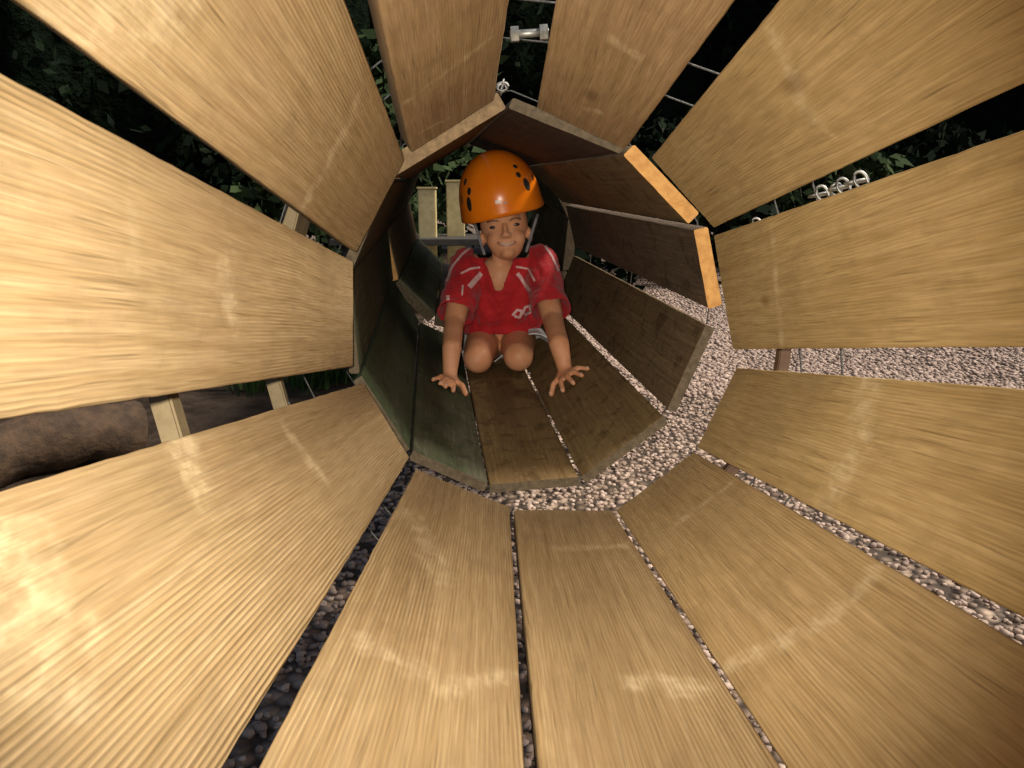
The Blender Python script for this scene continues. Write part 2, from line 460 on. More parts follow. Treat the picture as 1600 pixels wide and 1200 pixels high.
# hoops of wire rope round the outside
def hoop(parent, frames, axp, ax, s, mat, off=TH + .006, r=.0014):
    pts = []
    for (a0, a1, b0, b1, n) in frames:
        for e0, e1 in ((a0, a1), (b0, b1)):
            d = (e1 - e0); t = (s - (e0 - axp).dot(ax)) / d.dot(ax)
            pts.append(e0 + d * t + n * off)
    v, f = tube(pts, r, 6, True)
    return link('cable_hoop', mesh_pd('cable_hoop', v, f), mat, parent, True)
fr1 = [plank_frame(p[0]) for p in P1]
for s in (1.0, 1.135):
    hoop(sec1, fr1, CAM, AX1, s, M['cable'])
def rod(parent, p, q, r=.005, nut=.010, name='threaded_rod'):
    v, f = tube([p, q], r, 8)
    o = link(name, mesh_pd(name, v, f), M['steel'], parent, True)
    d = (q - p).normalized()
    for e, sgn in ((p, 1), (q, -1)):
        v, f = tube([e + d * .001 * sgn, e + d * .011 * sgn], nut, 6)
        link('nut', mesh_pd('nut', v, f), M['steel'], o)
    return o
def ring_link(parent, c, n, t, R_=.014, r=.0035):
    n = n.normalized(); t = (t - n * t.dot(n)).normalized(); b = n.cross(t)
    pts = [c + t * (math.cos(w) * R_ * 1.5) + b * (math.sin(w) * R_) for w in [2 * math.pi * k / 14 for k in range(14)]]
    v, f = tube(pts, r, 6, True)
    return link('shackle', mesh_pd('shackle', v, f), M['steel'], parent, True)
q, d, n = between('top', 'topleft', 797, 54, .012); q2, _, _ = between('top', 'topleft', 857, 50, .012)
rod(sec1, q, q2)
for (na, nb, x, y, k) in (('top', 'topleft', 785, 135, 3), ('upright', 'topright', 1285, 302, 2), ('upright', 'topright', 1318, 291, 3), ('upright', 'topright', 1345, 281, 2), ('upright', 'topright', 1183, 350, 1)):
    q, d, n = between(na, nb, x, y, .02)
    ac = n.cross(d)
    for j in range(k):
        ring_link(sec1, q + d * .018 * j + n * .004 * j, [d, ac, d + ac][j % 3] + n * .3, ac, .0062 + .002 * (j % 2), .0018)
def batten(parent, na, nb, px, py, w, mat, ln=.05):
    q, d, n = between(na, nb, px, py, TH + .012)
    ac = n.cross(d).normalized()
    link('batten', box(q, d * (w / 2), ac * ln, n * .009, .002), mat, parent)
batten(sec1, 'left', 'lowleft', 262, 640, .021, M['batten'], .07)
batten(sec1, 'left', 'lowleft', 430, 600, .016, M['batten'], .05)
batten(sec1, 'right', 'upright', 1223, 558, .020, M['batten_shade'], .05)
batten(sec1, 'upleft', 'left', 462, 352, .075, M['batten'], .04)
batten(sec1, 'lowright', 'right', 1140, 735, .020, M['batten_shade'], .03)

# ---- second section, bending up and to the left
C2 = at(822, 460, 1.85 * S)
P2 = [  # near inner corners
    ('A', (974, 243), (1076, 350)), ('B', (1084, 360), (1108, 488)), ('C', (1106, 501), (1043, 640)),
    ('D', (1036, 650), (908, 744)), ('E', (902, 745), (768, 756)), ('F', (760, 755), (645, 705)),
    ('G', (641, 702), (565, 587)), ('H', (562, 583), (545, 434)), ('I', (546, 431), (609, 285)),
    ('J', (612, 278), (791, 169)), ('K', (795, 169), (969, 240)),
]
L2 = 1.80 * S
RC2 = C2.copy()
W2 = (.14, .093, .044); W2L = (.22, .152, .075)
GD = (.075, .07, .045); GL = (.125, .115, .075)
spec2 = {'A': ((.175, .12, .06), (.265, .19, .10), .1), 'B': ((.11, .08, .055), (.17, .125, .085), .1), 'C': ((.125, .086, .045), (.20, .14, .075), .15), 'D': ((.185, .122, .052), (.275, .185, .085), .1),
         'E': ((.165, .103, .042), (.245, .16, .07), .1), 'F': (GD, GL, .75), 'G': ((.05, .05, .035), (.09, .09, .06), .9), 'H': (GD, GL, .8), 'I': (GD, GL, .5),
         'J': (W2, W2L, .2), 'K': ((.075, .055, .045), (.12, .09, .07), .1)}
sec2 = empty('tunnel_section', (RC2.x, RC2.y, 0))
tag(sec2, 'dark weathered plank tunnel section with mossy side, where the child kneels', 'tunnel')
edges2 = {}
fr2 = []
for i, (nm, pa, pb) in enumerate(P2):
    a0 = hit(*pa, C2, AX2); b0 = hit(*pb, C2, AX2)
    sh = {'B': (0, .007), 'C': (.008, 0), 'D': (0, 0), 'E': (-.003, -.004), 'F': (-.003, 0)}.get(nm, (0, 0))
    ac = (b0 - a0).normalized(); a0 = a0 + ac * sh[0]; b0 = b0 - ac * sh[1]
    a1 = a0 + AX2 * L2; b1 = b0 + AX2 * L2
    n = (b0 - a0).cross(AX2).normalized()
    if n.dot((a0 + b0) / 2 - RC2) < 0: n = -n
    edges2[nm] = (a0, a1, b0, b1, n); fr2.append(edges2[nm])
    dk, lt, ms = spec2[nm]
    me = plank_mesh(a0, a1, b0, b1, n, i * 2.3 + 40, th={'A': .026, 'B': .026, 'J': .03}.get(nm, .018), nu=40, nv=10)
    wm = wood('weathered_board_' + nm.lower(), dk, lt, .25, [], [(.5 + .1 * i, .05, .012)] if i % 3 == 0 else [], moss=ms, seed=i * 2.11 + 30, stain=.6, pale=(.34, .28, .2), spec=.2)
    link('plank', me, [wm, M['end_sun_orange'] if nm in 'AB' else M['end'] if nm == 'J' else M['end_dark']], sec2)
s0 = (RC2 - CAM).dot(AX2)
for s in (.10, L2 * .52, L2 - .10): hoop(sec2, fr2, CAM, AX2, s0 + s, M['cable'])

# ---- third section
RC2f = RC2 + AX2 * L2
RC3e = at(738, 322, 5.45 * S)
AX3 = (RC3e - RC2f).normalized()
RC3 = RC2f + AX3 * .045
L3 = 1.75 * S
sec3 = empty('tunnel_section', (RC3.x, RC3.y, 0))
tag(sec3, 'far dark plank tunnel section behind the child, opening onto green garden', 'tunnel')
rr = .318
ux = AX3.cross(Vector((0, 0, 1))).normalized(); uz = ux.cross(AX3)
fr3 = []
for i in range(11):
    w0 = 2 * math.pi * (i + .005) / 11 + .2; w1 = 2 * math.pi * (i + .99) / 11 + .2
    a0 = RC3 + ux * math.cos(w0) * rr + uz * math.sin(w0) * rr; b0 = RC3 + ux * math.cos(w1) * rr + uz * math.sin(w1) * rr
    n = ((a0 + b0) / 2 - RC3).normalized()
    fr3.append((a0, a0 + AX3 * L3, b0, b0 + AX3 * L3, n))
    me = plank_mesh(a0, a0 + AX3 * L3, b0, b0 + AX3 * L3, n, i * 3.1 + 90, nu=24, nv=8)
    if i < 3: wm3 = wood('old_board_%d' % i, [GD, (.09, .07, .05), W2][i], [GL, (.14, .11, .08), W2L][i], .2, moss=[.7, .5, .2][i], seed=60 + i, spec=.2)
    mm = [m_ for m_ in bpy.data.materials if m_.name == 'old_board_%d' % (i % 3)] or [wm3]
    link('plank', me, [mm[0], M['end_sun_orange'] if math.cos((w0 + w1) / 2) < -.8 else M['end_dark']], sec3)
hoop(sec3, fr3, RC3, AX3, .1, M['cable']); hoop(sec3, fr3, RC3, AX3, L3 - .1, M['cable'])

# ---- trestles that carry the sections
def trestle(base, ax, rc, under, label):
    t = empty('trestle', (base.x, base.y, 0))
    sx = ax.cross(Vector((0, 0, 1))).normalized()
    top = under
    c = Vector((base.x, base.y, top - .03))
    link('beam', box(c, sx * .42, Vector((ax.x, ax.y, 0)).normalized() * .03, Vector((0, 0, .03)), .004), M['log'], t)
    for sg in (-1, 1):
        p = Vector((base.x, base.y, 0)) + sx * (.36 * sg)
        v, f = tube([p, p + Vector((0, 0, top - .06))], .028, 10)
        link('leg', mesh_pd('leg', v, f), M['log'], t, True)
    tag(t, label, 'trestle')
def underside(frames, axp, ax, s):
    z = 9
    for (a0, a1, b0, b1, n) in frames:
        for e0, e1 in ((a0, a1), (b0, b1)):
            d = e1 - e0; t = (s - (e0 - axp).dot(ax)) / d.dot(ax)
            z = min(z, (e0 + d * t + n * TH).z)
    return z
for (frs, axp, ax, s, rc, lb) in ((fr1, CAM, AX1, .02, RC1, 'low dark timber trestle under the entrance tunnel section'),
                              (fr2, CAM, AX2, s0 + L2 * .6, RC2, 'dark timber trestle under the mossy tunnel section'),
                              (fr3, RC3, AX3, L3 * .6, RC3, 'dark timber trestle under the far tunnel section')):
    pc = rc + ax * (s - (rc - axp).dot(ax))
    trestle(pc, ax, rc, underside(frs, axp, ax, s) - .012, lb)

# ------------------------------------------------------------------ the child
skin = NT('skin')
tc = skin.n('ShaderNodeTexCoord')
nz = skin.noise(tc.outputs['Object'], 26, 4); nz2 = skin.noise(tc.outputs['Object'], 240, 2)
cc = skin.mix(skin.mr(nz, .3, .7), (.60, .265, .13), (.68, .335, .185))
skin.color(cc); skin.rough(.5); skin.b.inputs['Specular IOR Level'].default_value = .35
skin.b.inputs['Subsurface Weight'].default_value = .12; skin.b.inputs['Subsurface Radius'].default_value = (.012, .005, .003)
skin.b.inputs['Subsurface Scale'].default_value = .6
skin.bump(nz2, .15, .0006)
M['skin'] = skin.m
def cloth(name, a, b, wv=900):
    m = NT(name); tc = m.n('ShaderNodeTexCoord')
    nz = m.noise(tc.outputs['Object'], 14, 4); fz = m.noise(tc.outputs['Object'], wv, 2)
    m.color(m.mix(m.mr(nz, .3, .7), a, b)); m.rough(.75); m.b.inputs['Sheen Weight'].default_value = .15
    m.b.inputs['Specular IOR Level'].default_value = .25
    h = m.math('ADD', m.math('MULTIPLY', m.noise(m.vm('MULTIPLY', tc.outputs['Object'], (1, 1, .45)), 34, 3, .5, 'Fac', .6), 1.0), m.math('MULTIPLY', fz, .06))
    m.bump(h, .7, .012); return m.m
M['red'] = cloth('red_jersey', (.36, .008, .014), (.50, .016, .022))
M['red_dark'] = cloth('red_rib', (.30, .007, .012), (.38, .01, .016))
M['white'] = cloth('white_trim', (.58, .33, .33), (.70, .47, .46))
M['shorts'] = cloth('white_shorts', (.55, .55, .57), (.72, .72, .73))
M['orange'] = simple('orange_shell', (.80, .175, .004), (.88, .22, .007), 12, .28, spec=.5)
M['black'] = simple('black_vent', (.012, .010, .009), (.02, .016, .012), 30, .6)
M['strap'] = simple('grey_strap', (.16, .15, .16), (.25, .24, .25), 60, .8)
M['hair'] = simple('brown_hair', (.03, .018, .01), (.06, .035, .02), 80, .6)
M['eye'] = simple('dark_eye', (.02, .012, .01), (.03, .018, .012), 30, .2)
M['brow'] = simple('brow_hair', (.17, .085, .045), (.21, .11, .06), 200, .8)
M['lip'] = simple('lip', (.36, .12, .08), (.42, .15, .10), 60, .5)
M['teeth'] = simple('teeth', (.50, .36, .29), (.54, .40, .33), 60, .35)
M['nail'] = simple('nail', (.62, .36, .27), (.66, .4, .3), 60, .35)

def organic(name, caps=(), ells=(), voxel=.004, smooth=8, mat=None, parent=None, carve=None):
    bm = bmesh.new()
    def ball(c, r, rot=None):
        rad = r if isinstance(r, (tuple, list)) else (r, r, r)
        Mx = Matrix.Translation(c) @ (rot.to_4x4() if rot else Matrix.Identity(4)) @ Matrix.Diagonal((*rad, 1))
        bmesh.ops.create_icosphere(bm, subdivisions=2 if max(rad) < .03 else 3, radius=1, matrix=Mx)
    for chain in caps:
        for (p, r), (q, r2) in zip(chain[:-1], chain[1:]):
            L = (q - p).length; k = max(2, int(L / (min(r, r2) * .3)))
            for i in range(k + 1):
                t = i / k; ball(p.lerp(q, t), r + (r2 - r) * t)
    for e in ells: ball(*e)
    me = bpy.data.meshes.new(name); bm.to_mesh(me); bm.free()
    o = bpy.data.objects.new(name, me); col.objects.link(o)
    md = o.modifiers.new('r', 'REMESH'); md.mode = 'VOXEL'; md.voxel_size = voxel
    if smooth:
        ms = o.modifiers.new('s', 'SMOOTH'); ms.iterations = smooth; ms.factor = .5
    dg = bpy.context.evaluated_depsgraph_get()
    me2 = bpy.data.meshes.new_from_object(o.evaluated_get(dg))
    bpy.data.objects.remove(o); bpy.data.meshes.remove(me)
    if carve:
        bm = bmesh.new(); bm.from_mesh(me2); carve(bm); bm.to_mesh(me2); bm.free()
    me2.materials.clear(); me2.name = name
    return link(name, me2, mat, parent, True)

def floor2(px, py, nms='EDF', lift=0.0):
    """where the line of sight meets the inner face of the second section's floor planks"""
    best = None
    for k in nms:
        a0, a1, b0, b1, n = edges2[k]
        q = hit(px, py, a0, n)
        v = (q - a0).dot((b0 - a0).normalized()) / (b0 - a0).length
        e = max(0, -v, v - 1)
        if best is None or e < best[0]: best = (e, q - n * lift, n)
    return best[1], best[2]
def depth(p): return -(CM.transposed() @ (p - CAM)).z

kfl, kn_ = floor2(780, 592, 'E')
DK = depth(kfl)
print('knee floor depth', DK, 'hand depth', depth(floor2(700, 600)[0]), depth(floor2(888, 600)[0]))
# the head is tilted forward and a little to one side
fwd = (CAM - at(785, 350, DK)).normalized()
Zc = CM @ Vector((0, 1, 0)); Xc = CM @ Vector((1, 0, 0)); Yc = CM @ Vector((0, 0, -1))
dh = DK - .03
person = empty('person', kfl)
tag(person, 'small child in orange helmet and red jersey kneeling on hands and knees', 'person')

HR = (floor2(702, 590)[0], floor2(884, 582)[0])
caps = []; ells = []
# trunk, neck
caps.append([(at(784, 512, dh + .26), .075), (at(783, 470, dh + .19), .078), (at(782, 432, dh + .13), .066), (at(782, 418, dh + .10), .029), (at(784, 385, dh + .07), .028)])
for hp, kn2, an in (((758, 535), (747, 560), (752, 556)), ((808, 535), (810, 557), (806, 556))):
    kx, ky = kn2
    kpt = at(kx, ky, DK + .02)
    caps.append([(at(*hp, dh + .30), .062), (at((hp[0] + kx) / 2, (hp[1] + ky) / 2 - 6, dh + .17), .052), (kpt, .043)])
    fl_a = floor2(an[0], an[1] + 6, 'EF', .04)[0]
    caps.append([(kpt, .042), (floor2(kx, 571, 'EF', .040)[0], .038), (floor2(an[0], 560, 'EF', .03)[0], .026)])
arms = []; upper = []
for sh, el, wr, tips, pl in (
    ((731, 417), (709, 505), (703, 582), [(663, 597), (672, 608), (689, 615), (707, 618), (726, 619)], 'F'),
    ((842, 412), (864, 500), (883, 574), [(930, 577), (918, 590), (901, 604), (882, 615), (864, 619)], 'D')):
    palm, pn = floor2(wr[0] + (-2 if pl == 'F' else 3), wr[1] + 18, pl + 'E', .012)
    pd = depth(palm)
    wpt = at(wr[0], wr[1] + 4, pd + .012)
    upper.append((at(*sh, dh + .13), at(*el, (dh + .13 + pd) / 2 + .01)))
    caps.append([(upper[-1][0], .044), (upper[-1][1], .030), (at((el[0] + wr[0]) / 2, (el[1] + wr[1]) / 2, pd + .03), .0275), (wpt, .0195)])
    caps.append([(wpt, .021), (palm, .015)])
    arms.append((palm, pn, tips, wpt, pl))
fingers = []
for palm, pn, tips, wpt, pl in arms:
    out = -pn                                     # away from the plank, into the tunnel
    kn_pts = []
    for j, tp in enumerate(tips):
        tip, tn = floor2(*tp, pl + 'E', .0065)
        v = tip - palm
        if v.length > .085: tip = palm + v.normalized() * .085
        rf = (.0062, .0068, .0072, .007, .0078)[j]
        base = palm + (tip - palm) * (.34 if j < 4 else .22) + out * .006
        mid = palm.lerp(tip, .66) + out * .011
        caps.append([(palm + out * .002, .010), (base, rf + .0022), (mid, rf + .0005), (tip, rf)])
        fingers.append((tip, out, (tip - mid).normalized(), rf))
    ells.append((palm + out * .003, (.026, .026, .014), out.to_track_quat('Z', 'Y').to_matrix()))
# head
HM = Matrix((Xc, -Yc, Zc)).transposed() @ Matrix.Rotation(R(6), 3, 'Y').transposed()      # x right, y towards camera, z up
HM = HM @ Matrix.Rotation(R(-6), 3, 'Y')
hroll = Matrix.Rotation(R(-7), 3, 'Y')
HB = Matrix((Xc, -Yc, Zc)).transposed() @ hroll
HC = at(788, 354, dh + .04)
def hp_(x, y, z): return HC + HB @ Vector((x, y, z))
ells += [(hp_(0, -.01, .012), (.069, .085, .082), HB), (hp_(0, .022, -.040), (.052, .050, .060), HB),
         (hp_(0, .050, -.084), (.021, .021, .017), HB), (hp_(.029, .034, -.044), (.026, .030, .027), HB), (hp_(-.029, .034, -.044), (.026, .030, .027), HB),
         (hp_(0, .080, -.038), (.011, .013, .010), HB), (hp_(0, .074, -.022), (.0075, .012, .018), HB),
         (hp_(.009, .076, -.041), (.0065, .008, .006), HB), (hp_(-.009, .076, -.041), (.0065, .008, .006), HB),
         (hp_(0, .060, .008), (.046, .018, .010), HB),
         (hp_(.069, -.01, -.030), (.009, .016, .023), HB), (hp_(-.069, -.01, -.030), (.009, .016, .023), HB)]
body = organic('body', caps, ells, .0034, 9, M['skin'], person)
def bvh_of(o):
    bm = bmesh.new(); bm.from_mesh(o.data); t = BVHTree.FromBMesh(bm); bm.free(); return t
bodyb = bvh_of(body)
for tip, out, dr, rf in fingers:
    c = tip + out * (rf * .8)
    sx = dr.cross(out).normalized()
    bm = bmesh.new(); bmesh.ops.create_icosphere(bm, subdivisions=2, radius=1, matrix=Matrix.Translation(c) @ Matrix((sx, dr, out)).transposed().to_4x4() @ Matrix.Diagonal((.0042, .005, .0018, 1)))
    me = bpy.data.meshes.new('fingernail'); bm.to_mesh(me); bm.free(); link('fingernail', me, M['nail'], body, True)

# jersey
sc = []; se = []
se.append((at(784, 505, dh + .20), (.125, .09, .07), CM))
sc.append([(at(784, 512, dh + .25), .095), (at(783, 470, dh + .19), .098), (at(782, 437, dh + .135), .082), (at(782, 420, dh + .11), .052)])
for s_, e_ in upper:
    sc.append([(at(784, 430, dh + .135), .062), (s_, .056), (s_.lerp(e_, .5), .053), (s_.lerp(e_, .98), .055)])
# a loose fold hanging in front of the belly
sc.append([(at(752, 455, dh + .115), .036), (at(768, 492, dh + .15), .042), (at(800, 490, dh + .15), .042), (at(822, 455, dh + .115), .036)])
cutters = []
for s_, e_ in upper: cutters.append((s_.lerp(e_, .86), (e_ - s_).normalized()))
hem = at(784, 524, dh + .2)
hup = (at(783, 470, dh + .19) - at(784, 512, dh + .25)).normalized()
def to_px(p):
    q = CM.transposed() @ (p - CAM); return 800 + F * q.x / -q.z, 600 - F * q.y / -q.z, -q.z
def relax_border(bm, it=7):
    bmesh.ops.delete(bm, geom=[v for v in bm.verts if not v.link_faces], context='VERTS')
    for _ in range(it):
        new = {}
        for v in bm.verts:
            nb = [e.other_vert(v) for e in v.link_edges if e.is_boundary]
            if len(nb) == 2: new[v] = v.co * .4 + (nb[0].co + nb[1].co) * .3
        for v, c in new.items(): v.co = c
def carve_jersey(bm):
    for v in bm.verts:                                     # folds
        n_ = noise.noise(v.co * 22) * .005 + noise.noise(Vector((v.co.x * 55 + v.co.z * 30, v.co.y * 20, v.co.z * 16))) * .0045 + noise.noise(Vector((v.co.x * 18 - v.co.z * 70, v.co.y * 30, v.co.z * 40))) * .0025
        v.co += v.normal * n_
    kill = []
    for v in bm.verts:
        x, y, d = to_px(v.co)
        k = False
        for c, dr in cutters:
            if (v.co - c).dot(dr) > 0 and (v.co - c).length < .12: k = True
        if y > 523 and abs(x - 784) < 78 and True: k = True
        if d < dh + .16 and y < 455:                       # V neck
            if abs(x - 779) < 4 + (455 - y) * .36 and y > 400: k = True
        if y < 402 and abs(x - 783) < 42: k = True
        if k: kill.append(v)
    bmesh.ops.delete(bm, geom=kill, context='VERTS'); relax_border(bm)
jersey = organic('jersey', sc, se, .0042, 6, M['red'], person, carve_jersey)
sm = jersey.modifiers.new('thick', 'SOLIDIFY'); sm.thickness = .003; sm.offset = -1
jb = bvh_of(jersey)
def ribbon(name, pts, w, bvh, mat, parent, off=.0015, n=14, fallback=None):
    P = []
    seg = [0]
    for a, b in zip(pts[:-1], pts[1:]): seg.append(seg[-1] + math.hypot(b[0] - a[0], b[1] - a[1]))
    def ev(s):
        for i in range(len(pts) - 1):
            if s <= seg[i + 1] + 1e-6:
                t = (s - seg[i]) / (seg[i + 1] - seg[i]); return [pts[i][j] + (pts[i + 1][j] - pts[i][j]) * t for j in (0, 1)]
        return pts[-1]
    V = []; Fc = []; rows = []
    for i in range(n + 1):
        s = seg[-1] * i / n; p = ev(s); a = ev(max(0, s - 2)); b = ev(min(seg[-1], s + 2))
        dx, dy = b[0] - a[0], b[1] - a[1]; l = math.hypot(dx, dy) or 1; nx, ny = -dy / l, dx / l
        row = []
        for k in (-1, -.33, .33, 1):
            h = bvh.ray_cast(CAM, ray(p[0] + nx * w / 2 * k, p[1] + ny * w / 2 * k).normalized())
            if h[0] is None: row = None; break
            nn = h[1] if h[1].dot(h[0] - CAM) < 0 else -h[1]
            V.append(h[0] + nn * off); row.append(len(V) - 1)
        rows.append(row)
    for r0, r1 in zip(rows[:-1], rows[1:]):
        if r0 and r1:
            for k in range(3): Fc.append((r0[k], r0[k + 1], r1[k + 1], r1[k]))
    if not Fc: return None
    return link(name, mesh_pd(name, V, Fc), mat, parent, True)
ribbon('piping', [(738, 385), (722, 398), (706, 418), (699, 440)], 3.4, jb, M['white'], jersey)
ribbon('piping', [(836, 376), (850, 383), (862, 400), (873, 424)], 3.4, jb, M['white'], jersey)
ribbon('chest_stripe', [(752, 427), (742, 438), (733, 449)], 8, jb, M['white'], jersey)
ribbon('chest_stripe', [(808, 427), (818, 440), (828, 455)], 6, jb, M['white'], jersey)
ribbon('chest_stripe', [(750, 418), (735, 420), (720, 428)], 3, jb, M['white'], jersey)
ribbon('chest_stripe', [(806, 417), (826, 420), (836, 440)], 3, jb, M['white'], jersey)
ribbon('chest_stripe', [(723, 446), (722, 462)], 2.6, jb, M['white'], jersey, n=4)
ribbon('sleeve_mark', [(700, 462), (700, 472)], 5, jb, M['white'], jersey, n=4)
# crest: a small shield with two lobes and a bar
ribbon('crest', [(801, 493), (808, 484), (816, 486), (812, 496), (804, 494)], 4, jb, M['white'], jersey, n=20)
ribbon('crest', [(816, 490), (820, 480), (829, 477), (828, 488), (819, 492)], 4, jb, M['white'], jersey, n=20)
# shorts
def carve_shorts(bm):
    kill = []
    for v in bm.verts:
        x, y, d = to_px(v.co)
        if d < dh + (.055 if x > 824 else .24): kill.append(v)
    bmesh.ops.delete(bm, geom=kill, context='VERTS'); relax_border(bm)
shc = [[(at(758, 530, dh + .30), .077), (at(752, 540, dh + .17), .066)],
       [(at(810, 530, dh + .30), .077), (at(834, 548, dh + .15), .062), (at(836, 554, dh + .04), .060)]]
shc[0].append((at(750, 545, dh + .12), .060))
shorts = organic('shorts', shc, [(at(784, 518, dh + .29), (.10, .085, .085))], .0045, 6, M['shorts'], person, carve_shorts)
sm = shorts.modifiers.new('thick', 'SOLIDIFY'); sm.thickness = .003; sm.offset = -1

# face
for x in (-1, 1):
    h = bodyb.ray_cast(CAM, (hp_(.030 * x, .07, -.012) - CAM).normalized())
    c = h[0] + Yc * .0015
    bm = bmesh.new(); bmesh.ops.create_icosphere(bm, subdivisions=2, radius=1, matrix=Matrix.Translation(c) @ HB.to_4x4() @ Matrix.Diagonal((.013, .004, .0048, 1)))
    me = bpy.data.meshes.new('eye'); bm.to_mesh(me); bm.free(); link('eye', me, M['eye'], body, True)
    cx, cy, _ = to_px(hp_(.031 * x, .07, .0045))
    ribbon('eyebrow', [(cx - 9, cy + 2.4 + 1.0 * x), (cx - 3, cy - .6), (cx + 4, cy - 1.2), (cx + 9, cy + .6 + 1.2 * x)], 2.6, bodyb, M['brow'], body, .0012, 8)
mx, my, _ = to_px(hp_(0, .07, -.063))
ribbon('lips', [(mx - 15, my - 3), (mx - 8, my + .5), (mx, my + 1.5), (mx + 8, my - .5), (mx + 14, my - 4)], 4.5, bodyb, M['lip'], body, .0012, 14)
ribbon('teeth', [(mx - 10, my - 1.4), (mx, my + 1.0), (mx + 10, my - 3)], 2.4, bodyb, M['teeth'], body, .0026, 10)
# helmet
HLM = Matrix((Xc, -Yc, Zc)).transposed() @ Matrix.Rotation(R(-13), 3, 'Y') @ Matrix.Rotation(R(-27), 3, 'X')
HLC = at(781, 311, dh + .045)
ha, hb, hc = .117, .140, .136
V = []; Fc = []
NU, NV = 56, 22
for j in range(NV + 1):
    t = j / NV
    ph = t * R(98)                                    # from crown to just under the widest line
    for i in range(NU):
        w = 2 * math.pi * i / NU
        e = 2.05
        sx, sy = math.cos(w), math.sin(w)
        k = (abs(sx) ** e + abs(sy) ** e) ** (-1 / e)
        rad = math.sin(min(ph, R(90))) ** 1.0
        z = math.cos(ph) * hc
        flare = 1 + .035 * max(0, (t - .88) / .12)
        drop = 0
        if t > .6:                                     # front and sides come lower than the temples
            drop = -(t - .6) / .4 * (.010 * max(0, -sy) + .018 * abs(sx) ** 2 - .006 * max(0, sy))
        ridge = 1 + .012 * math.exp(-((abs(math.atan2(sx * .9, sy)) - .75) / .10) ** 2) * math.sin(min(ph, R(90)))
        V.append(HLC + HLM @ Vector((sx * k * rad * ha * flare * ridge, sy * k * rad * hb * flare * ridge, z + drop)))
for j in range(NV):
    for i in range(NU):
        l = (i + 1) % NU
        Fc.append((j * NU + i, (j + 1) * NU + i, (j + 1) * NU + l, j * NU + l))
me = mesh_pd('helmet', V, Fc)
bm = bmesh.new(); bm.from_mesh(me); bmesh.ops.remove_doubles(bm, verts=bm.verts, dist=.0004); bmesh.ops.recalc_face_normals(bm, faces=bm.faces); bm.to_mesh(me); bm.free()
helmet = link('helmet', me, M['orange'], person, True)
helmet['label'] = 'glossy orange climbing helmet with dark vent holes'
hbv = bvh_of(helmet)
md = helmet.modifiers.new('thick', 'SOLIDIFY'); md.thickness = .004; md.offset = -1
for (x, y, a, b, rot) in ((733, 319, 6.5, 11, 12), (733, 299, 5, 6, 10), (727, 284, 4, 6, 20), (722, 270, 3, 4.5, 20), (722, 312, 2.5, 8, 10),
                          (823, 288, 6, 10, -25), (810, 273, 4.5, 5, -20), (805, 260, 4, 4, -20), (832, 278, 2.5, 5, -25)):
    h = hbv.ray_cast(CAM, ray(x, y).normalized())
    if h[0] is None: continue
    nn = h[1] if h[1].dot(ray(x, y)) < 0 else -h[1]
    up = (Zc * math.cos(R(rot)) + Xc * math.sin(R(rot))); up = (up - nn * up.dot(nn)).normalized(); sx = up.cross(nn)
    pxm = dh / F
    bm = bmesh.new(); bmesh.ops.create_icosphere(bm, subdivisions=3, radius=1, matrix=Matrix.Translation(h[0] - nn * .0004) @ Matrix((sx, up, nn)).transposed().to_4x4() @ Matrix.Diagonal((a * pxm, b * pxm, .0022, 1)))
    me = bpy.data.meshes.new('vent'); bm.to_mesh(me); bm.free(); link('vent', me, M['black'], helmet, True)
M['logo'] = simple('logo_print_glint', (.85, .72, .62), (.9, .8, .72), 50, .4)  # pale print with the flash glint painted into it
M['logo2'] = simple('logo_grey', (.45, .24, .16), (.5, .3, .2), 50, .4)
ribbon('emblem', [(774, 316), (783, 315)], 5, hbv, M['logo'], helmet, .0012, 6)
ribbon('emblem', [(786, 318), (792, 316)], 3.5, hbv, M['logo2'], helmet, .0012, 6)
for sgn, x0, y0, x1, y1 in ((-1, 742, 350, 757, 398), (1, 840, 335, 822, 394)):
    pts = []
    for t in (0, .25, .5, .75, 1):
        p = (x0 + (x1 - x0) * t, y0 + (y1 - y0) * t)
        pts.append(at(*p, dh + .03 - .02 * t))
    v, f = tube(pts, .0045, 6); link('chin_strap', mesh_pd('chin_strap', v, f), M['strap'], helmet, True)

# ------------------------------------------------------------------ things outside
def leaves(n, centre_fn, size, seed, stretch=1.5):
    g = np.random.default_rng(seed)
    C = centre_fn(g, n)
    s = g.uniform(.6, 1.3, n) * size
    a = g.normal(size=(n, 3)); a /= np.linalg.norm(a, axis=1)[:, None]
    b = np.cross(a, g.normal(size=(n, 3))); b /= np.linalg.norm(b, axis=1)[:, None]
    A = a * s[:, None] * stretch * .5; B = b * s[:, None] * .5
    V = np.stack([C - A, C + B * .8 - A * .1, C + A, C - B * .8 - A * .1], 1)
    T = np.arange(n * 4).reshape(n, 4)
    return V.reshape(-1, 3), T, np.repeat(g.uniform(0, 1, n), 4)
def foliage(name, V, T, tone, mat, parent):
    me = mesh_np(name, V, T)
    a = me.attributes.new('tone', 'FLOAT', 'POINT'); a.data.foreach_set('value', tone.astype(np.float32))
    return link(name, me, mat, parent)
def blob(name, c, rad, seed, mat, parent):
    bm = bmesh.new(); bmesh.ops.create_icosphere(bm, subdivisions=4, radius=1)
    for v in bm.verts:
        k = 1 + .28 * noise.noise(v.co * 2.1 + Vector((seed, 0, 0))) + .16 * noise.noise(v.co * 5.3 + Vector((0, seed, 0)))
        v.co = Vector((v.co.x * rad[0], v.co.y * rad[1], v.co.z * rad[2])) * k + Vector(c)
    me = bpy.data.meshes.new(name); bm.to_mesh(me); bm.free(); return link(name, me, mat, parent, True)
